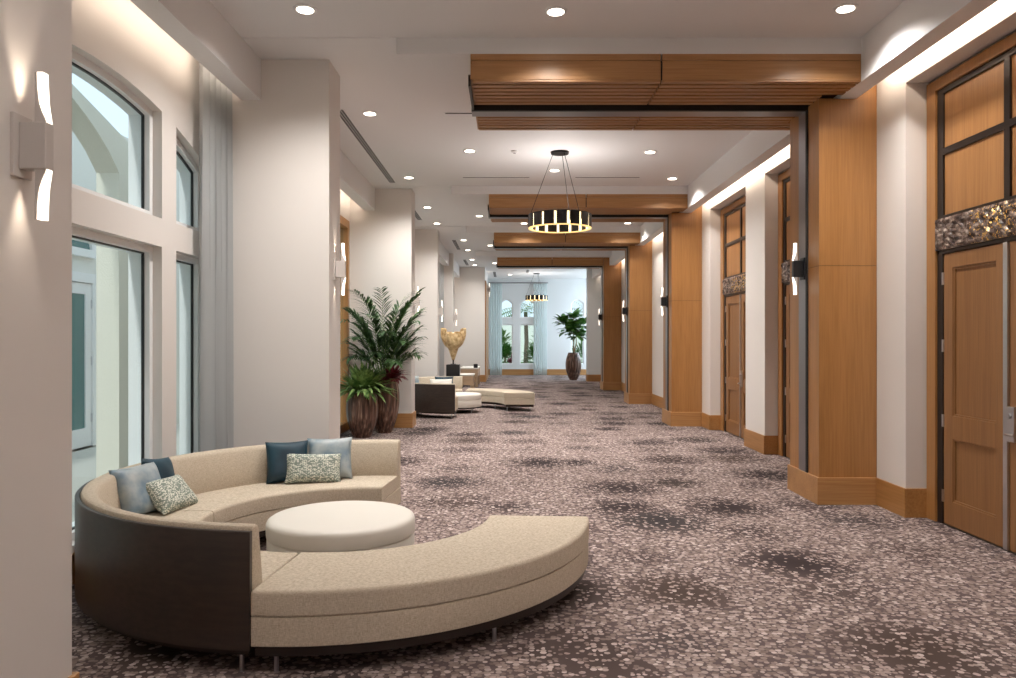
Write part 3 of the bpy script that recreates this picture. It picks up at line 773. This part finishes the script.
# tall planter with palm and red cordyline
t = thing('potted_palm', 'tall feathery palm with dark red underplant in the taller pot', 'plant', (-2.20, 13.48, 0))
pot(t, .13, .272, .215, 1.0)
f = MB(); st = MB()
px0, py0 = -2.20, 13.48
def fits(p): return -2.88 < px0+p.x < -1.45 and py0+p.y < 14.12 and not (py0+p.y > 14.0 and px0+p.x < -1.6)
for q in range(46):
    a = q*2.39996; u = q/45
    e = 1.50-.62*u+random.uniform(-.08, .08); ln = 1.82-.92*u+random.uniform(-.1, .1)
    p = Vector((.06*cos(a), .06*sin(a), .95)); d = Vector((cos(a)*cos(e), sin(a)*cos(e), sin(e))); pts = [p.copy()]; N = 32
    for i in range(N):
        t_ = i/N
        d = (d + Vector((cos(a)*.012, sin(a)*.012, -.012-.085*t_*t_))).normalized(); p = p + d*(ln/N)
        if not fits(p): break
        pts.append(p.copy())
        if i > 8:
            side = d.cross(Vector((0, 0, 1))).normalized()
            for s in (-1, 1):
                ll = .33*(1-abs(t_-.6)*1.0)*random.uniform(.85, 1.1); dd = d*.9 + side*s*.6 + Vector((0, 0, random.uniform(-.25, .25)))
                if fits(p + dd.normalized()*ll): f.leaf(p, dd, ll, .034, random.uniform(.4, 1.0), 4, .15, 'lance')
    st.tube(pts[:max(3, len(pts)-3)], .008, 6, .003)
f.build('fronds', PALM, t); st.build('stems', BROAD, t, smooth=40)
g = MB()
for i in range(54):
    a = random.uniform(-2.2, 1.2); e = random.uniform(.05, 1.3)
    g.leaf((.15+.05*cos(a), -.12+.05*sin(a), .97), (cos(a)*cos(e), sin(a)*cos(e), sin(e)), random.uniform(.24, .36), .065, .9, 5, .2, 'lance')
g.build('red_leaves', RED, t)['label'] = 'dark red cordyline leaves'
# far fig tree
t = thing('potted_fig', 'broad leaved fig tree in the striped pot of the far lounge', 'plant', (2.66, 30.9, 0))
pot(t, .15, .322, .21, 1.12)
tr = MB(); tr.tube([(0, 0, 1.05), (.02, 0, 1.6), (0, .02, 2.1), (.03, 0, 2.5)], .03, 8, .012)
tr.tube([(.02, 0, 1.55), (-.2, .05, 2.0), (-.32, .05, 2.35)], .02, 8, .008); tr.tube([(0, 0, 1.6), (.22, -.05, 2.0), (.3, -.05, 2.25)], .02, 8, .008); tr.tube([(.02, 0, 1.08), (.12, .03, 1.5), (.1, .0, 1.9)], .03, 8, .015)
tr.build('trunk', STEM, t, smooth=40)
f = MB()
for i in range(240):
    c = random.choice(((0, 0, 2.5), (-.38, .05, 2.3), (.36, -.05, 2.2), (0, 0, 1.9), (.05, 0, 2.1), (-.2, 0, 2.0), (.2, 0, 1.75)))
    a = random.uniform(0, 2*pi); e = random.uniform(-.3, 1.2); d = Vector((cos(a)*cos(e), sin(a)*cos(e), sin(e)))
    f.leaf(Vector(c)+d*random.uniform(.02, .2), d, random.uniform(.28, .46), .22, random.uniform(.2, .9), 5, .2, 'broad')
f.build('foliage', FIG, t, smooth=60)

# ---------------------------------------------------------------- sculpture, pedestal, tables
t = thing('display_pedestal', 'black square pedestal under the gold shell sculpture', 'pedestal', (-1.42, 19.7, 0))
MB().box(-.17, .17, -.17, .17, .04, 1.005).build('body', BLACK, t, bevel=.006)
MB().box(-.15, .15, -.15, .15, 0, .04).build('toe_kick', GAP, t)
t = thing('shell_sculpture', 'gold ruffled shell shaped sculpture on the black pedestal', 'sculpture', (-1.42, 19.7, 1.005))
MB().box(-.07, .07, -.07, .07, 0, .015).build('foot', BLACK, t, bevel=.003)
MB().lathe([(.022, .015), (.018, .06), (.02, .13)], 12).build('neck', BRONZE, t, smooth=40)
g = MB(); N = 72; K = 20; vs = []
for k_ in range(K+1):
    u = k_/K; row = []
    zz = .12+.74*u
    v_ = max(0, (u-.42)/.58); rr = .03+.11*min(1, u/.42)+.165*math.sqrt(1-(1-v_)**2)-.03*max(0, v_-.6)/.4
    for i in range(N):
        a = 2*pi*i/N
        ruf = .16*max(0, u-.45)*2*sin(6*a+.6)+.06*u*sin(3*a)
        row.append(g.bm.verts.new((rr*(1+ruf)*1.0*cos(a), rr*(1+ruf)*.8*sin(a), zz+.09*max(0, u-.55)*sin(4*a)+.05*u*sin(2*a+1))))
    vs.append(row)
for k_ in range(K-1, -1, -1):                    # inside of the mouth folds back down
    pass
for k_ in range(K):
    for i in range(N): g.bm.faces.new((vs[k_][i], vs[k_][(i+1) % N], vs[k_+1][(i+1) % N], vs[k_+1][i]))
g.bm.faces.new(vs[0][::-1])
g.norecalc = 1
g.build('shell', GOLDV, t, smooth=70, solid=.012)
LWOOD = wood('pale_oak', (.56, .40, .26), (.44, .30, .19), 'X', .5)
def table(label, x0, x1, y0, y1, h):
    t = thing('side_table', label, 'table', ((x0+x1)/2, (y0+y1)/2, 0), group='pale wood tables')
    w, d = (x1-x0)/2, (y1-y0)/2
    MB().box(-w, w, -d, d, h-.04, h).build('top', LEATHER, t, bevel=.006)
    MB().box(-w+.01, w-.01, -d+.01, d-.01, h-.30, h-.04).build('drawer_box', LWOOD, t)
    for sx in (-1, 1):
        for sy in (-1, 1):
            a, b = sx*(w-.05), sy*(d-.05)
            MB().box(a-.045, a+.045, b-.045, b+.045, 0, h-.30).build('leg', LWOOD, t)
    return t
table('nearer pale wood table with white top beside the black pedestal', -1.48, -.97, 21.4, 22.3, .66)
table('farther pale wood table with white top near the wing wall', -1.66, -1.04, 26.4, 28.3, .66)
t = thing('desk_tray', 'small dark tray on the farther pale wood table', 'tray', (-1.13, 26.6, .66))
MB().box(-.07, .07, -.12, .12, 0, .012).build('base', BLACK, t)
MB().prism([(-.07, -.12), (.07, -.12), (.07, .12), (-.07, .12)], 'z', .012, .13, [[(-.06, -.11), (.06, -.11), (.06, .11), (-.06, .11)]]).build('rim', BLACK, t)

# ---------------------------------------------------------------- outdoors
PAVE = mat('outdoor_paving', (.55, .53, .48), .9, bump=.2, bscale=20)
GRASS = leafmat('lawn_green', (.05, .14, .03), (.16, .30, .07), .9)
tag(MB().box(-14, -3.2, -8, 34, -.3, -.06).build('terrace', PAVE), 'pale paved terrace outside the left windows', 'terrace', kind='structure')
tag(MB().box(-30, 30, YE+.2, 75, -.3, -.06).build('lawn', GRASS), 'green lawn beyond the far end windows', 'lawn', kind='structure')
# arcade wall with arch
def arcz(y, R, c, z0): return z0 + math.sqrt(max(0, R*R-(y-c)**2))
pl = [(9.34, -.06), (9.34, 4.0)] + [(9.34-4.6*i/14, 4.0+.80*sin(pi*i/14*.5)) for i in range(1, 15)] + [(3.0, 4.80), (3.0, -.06), (5.3, -.06), (5.3, 3.62)]
pl += [(5.3+3.69*i/16, 3.62+.75*sin(pi*i/16)**.8) for i in range(1, 16)] + [(8.99, 3.62), (8.99, -.06)]
pl = pl[::-1]
o = tag(MB().prism(pl, 'x', -4.87, -4.6).build('arcade_arch', STUCCO), 'pale stucco arch and pier standing outside the near windows', 'arch', kind='structure')
tag(MB().box(-7.1, -6.7, -6, 30, -.06, 5.2).build('facade', STUCCOW), 'white stucco facade across the terrace', 'wall', kind='structure')
t = thing('door_4', 'white glazed exterior door across the terrace', 'door', (-6.70, 11.25, -.06), kind='structure')
MB().prism(rect(-1.1, 1.0, .02, 2.75), 'x', 0, .10, [rect(-.95, .85, .02, 2.6)]).build('frame', WHITEF, t)
TEALG = mat('tinted_door_glass', (.05, .17, .17), .1)
for s in (-1, 1):
    c = -.05+s*.45
    lf = MB().prism(rect(c-.445, c+.445, .03, 2.59), 'x', .02, .07, [rect(c-.28, c+.28, .32, 2.42)]).build('door_leaf', WHITEF, t)
    MB().prism(rect(c-.28, c+.28, .32, 2.42), 'x', .035, .05).build('pane', TEALG, lf)
    for hz in (.4, 1.3, 2.2): MB().box(.07, .085, c+s*.44-.015, c+s*.44+.015, hz, hz+.14).build('hinge', STEEL, lf)
t = thing('fan_window', 'arched white fan window above the exterior door', 'window', (-6.70, 11.2, 2.95), kind='structure')
fan = [(-1.05, 0), (1.05, 0)] + [(1.05*cos(pi*i/14), .85*sin(pi*i/14)) for i in range(1, 15)]
MB().prism(fan, 'x', 0, .08, [inset(fan, .12)]).build('frame', WHITEF, t); MB().prism(inset(fan, .12), 'x', .02, .04).build('pane', TEALG, t)
def shrub(label, x, y, r, h, m, n=220):
    t = thing('garden_shrub', label, 'shrub', (x, y, -.06), group='garden planting outside the end wall')
    f = MB()
    for i in range(n):
        a = random.uniform(0, 2*pi); e = random.uniform(-.2, 1.5); d = Vector((cos(a)*cos(e), sin(a)*cos(e), sin(e)))
        f.leaf(Vector((0, 0, h*.35))+Vector((d.x*r, d.y*r, d.z*h*.6))*random.uniform(.4, .9), d, .35, .14, .6, 4, .2, 'lance')
    f.build('foliage', m, t); MB().tube([(0, 0, 0), (0, 0, h*.6)], .05, 8).build('stem', STEM, t)
shrub('low green shrub outside the left end window', -.15, 38.6, .5, 1.5, FIG)
shrub('low green shrub outside the middle end window', 1.35, 38.2, .5, 1.5, BROAD)
shrub('green shrub outside the end window behind the potted fig', 3.9, 39, 1.1, 1.5, BROAD)
shrub('pink flowering shrub outside the left end window', .22, 36.9, .2, .8, RED, 90)
shrub('tall dark hedge clump far outside the left end window', -.6, 47, 1.2, 2.5, BROAD, 420)
shrub('tall dark hedge clump far outside the middle end window', 2.4, 48, 1.3, 2.6, BROAD, 420)
shrub('tall dark hedge clump far beyond the potted fig window', 6.2, 49, 1.6, 2.7, BROAD, 420)
def garden_palm(label, x, y, h):
    t = thing('garden_palm', label, 'palm tree', (x, y, -.06), group='garden planting outside the end wall')
    MB().tube([(0, 0, 0), (.05, 0, h*.5), (0, 0, h)], .14, 10, .10).build('trunk', mat('palm_trunk', (.16, .12, .09), .9, bump=.8, bscale=18), t, smooth=50)
    f = MB()
    for i in range(16):
        a = 2*pi*i/16+random.uniform(-.2, .2); e = random.uniform(.1, 1.2); d = Vector((cos(a)*cos(e), sin(a)*cos(e), sin(e))); p = Vector((0, 0, h))
        for q in range(14):
            d = (d+Vector((0, 0, -.10))).normalized(); p = p+d*.14; side = d.cross(Vector((0, 0, 1))).normalized()
            for s in (-1, 1): f.leaf(p, d*.6+side*s, .5, .05, .8, 3, .1, 'lance')
    f.build('fronds', FIG, t)
garden_palm('garden palm outside the middle end window', .95, 41.0, 3.2)
garden_palm('garden palm behind the potted fig window', 4.6, 45.5, 3.2)
o = tag(MB().box(-14, 16, 58, 60, -.1, 3.2).build('garden_wall', STUCCOW), 'low white garden building far beyond the lawn', 'wall', kind='structure')

# ---------------------------------------------------------------- light
WARM = (1, .84, .68); NEU = (1, .96, .92)
def add_light(name, kind, loc, energy, color, rot=None, **kw):
    l = bpy.data.lights.new(name, kind); l.energy = energy; l.color = color
    for a, b in kw.items(): setattr(l, a, b)
    o = bpy.data.objects.new(name, l); COL.objects.link(o); o.location = loc
    if rot: o.rotation_euler = rot
    return o
K_DL, K_COVE, K_SC = 350, 16, 6
for (x, y, z, tail) in DL:
    cool = y > 29.5
    add_light('downlight_lamp', 'SPOT', (x, y, z-.03), K_DL*((.4 if y > 29 else .3) if y > 28.5 else .7 if y > 15 else 1), (.85, .95, 1) if cool else NEU, spot_size=radians(140), spot_blend=1, shadow_soft_size=.06)
# cove strips: right, then each left bay
for a, b in ((Y0, 7.4), (8.5, 14.3), (15.4, 19.3), (20.4, 24.6), (25.6, 29.7)):
    add_light('cove_lamp', 'AREA', (3.47, (a+b)/2, SOF+.16), K_COVE*(b-a)/3, WARM, (0, radians(-98), 0), shape='RECTANGLE', size=.05, size_y=b-a)
for a, b, xf, xw in bays[1:]:
    add_light('cove_lamp', 'AREA', (xf-.19, (a+b)/2, SOF+.16), K_COVE*(b-a)/3*.45, WARM, (0, radians(98), 0), shape='RECTANGLE', size=.05, size_y=b-a)
for t in sconces:
    s = 1 if abs(t.rotation_euler.z) < 1 else -1
    for u in (1, -1):
        add_light('sconce_lamp', 'SPOT', (t.location.x+s*.034, t.location.y, t.location.z+u*.12), K_SC*(1.6 if u > 0 else 1), WARM, (pi if u > 0 else 0, 0, 0), spot_size=radians(48), spot_blend=.7, shadow_soft_size=.02)
for cx, cy, e in ((.78, 11.43, 50), (.78, .8, 570), (1.22, 32.4, 40)):  # the strongest belongs to the added, unseen lamp above the camera
    add_light('chandelier_lamp', 'SPOT', (cx, cy, 3.54), e, (1, .95, .92), (pi, 0, 0), spot_size=radians(172), spot_blend=.5, shadow_soft_size=.25)
add_light('sun', 'SUN', (-10, 0, 20), 2.0, (1, .97, .93), Vector((.08, .75, -.62)).to_track_quat('-Z', 'Y').to_euler(), angle=radians(3))
add_light('lounge_fill_lamp', 'AREA', (5.9, 32.8, 2.4), 400, (.72, .88, 1), (0, radians(68), 0), shape='RECTANGLE', size=3.6, size_y=4.2)  # unseen area lamp added inside the lounge to brighten it, tinted like daylight
wd = bpy.data.worlds.new('sky'); SC.world = wd; wd.use_nodes = True
bg = wd.node_tree.nodes['Background']; bg.inputs[0].default_value = (.78, .90, 1, 1); bg.inputs[1].default_value = 1.4

# ---------------------------------------------------------------- camera
cd = bpy.data.cameras.new('camera'); cam = bpy.data.objects.new('camera', cd); COL.objects.link(cam)
cam.location = (0, 0, CAM); cam.rotation_euler = (radians(90), 0, 0)
cd.sensor_width = 36; cd.lens = 36*760/1016; cd.shift_y = .5/1016; cd.clip_start = .05; cd.clip_end = 300
SC.camera = cam
SC.view_settings.view_transform = 'Standard'; SC.view_settings.look = 'None'; SC.view_settings.gamma = 1; SC.view_settings.use_curve_mapping = False
SC.view_settings.exposure = 0.0
try:
    SC.cycles.use_denoising = True; SC.cycles.sample_clamp_indirect = 4
    SC.cycles.max_bounces = 10; SC.cycles.diffuse_bounces = 5; SC.cycles.transparent_max_bounces = 24
except Exception: pass
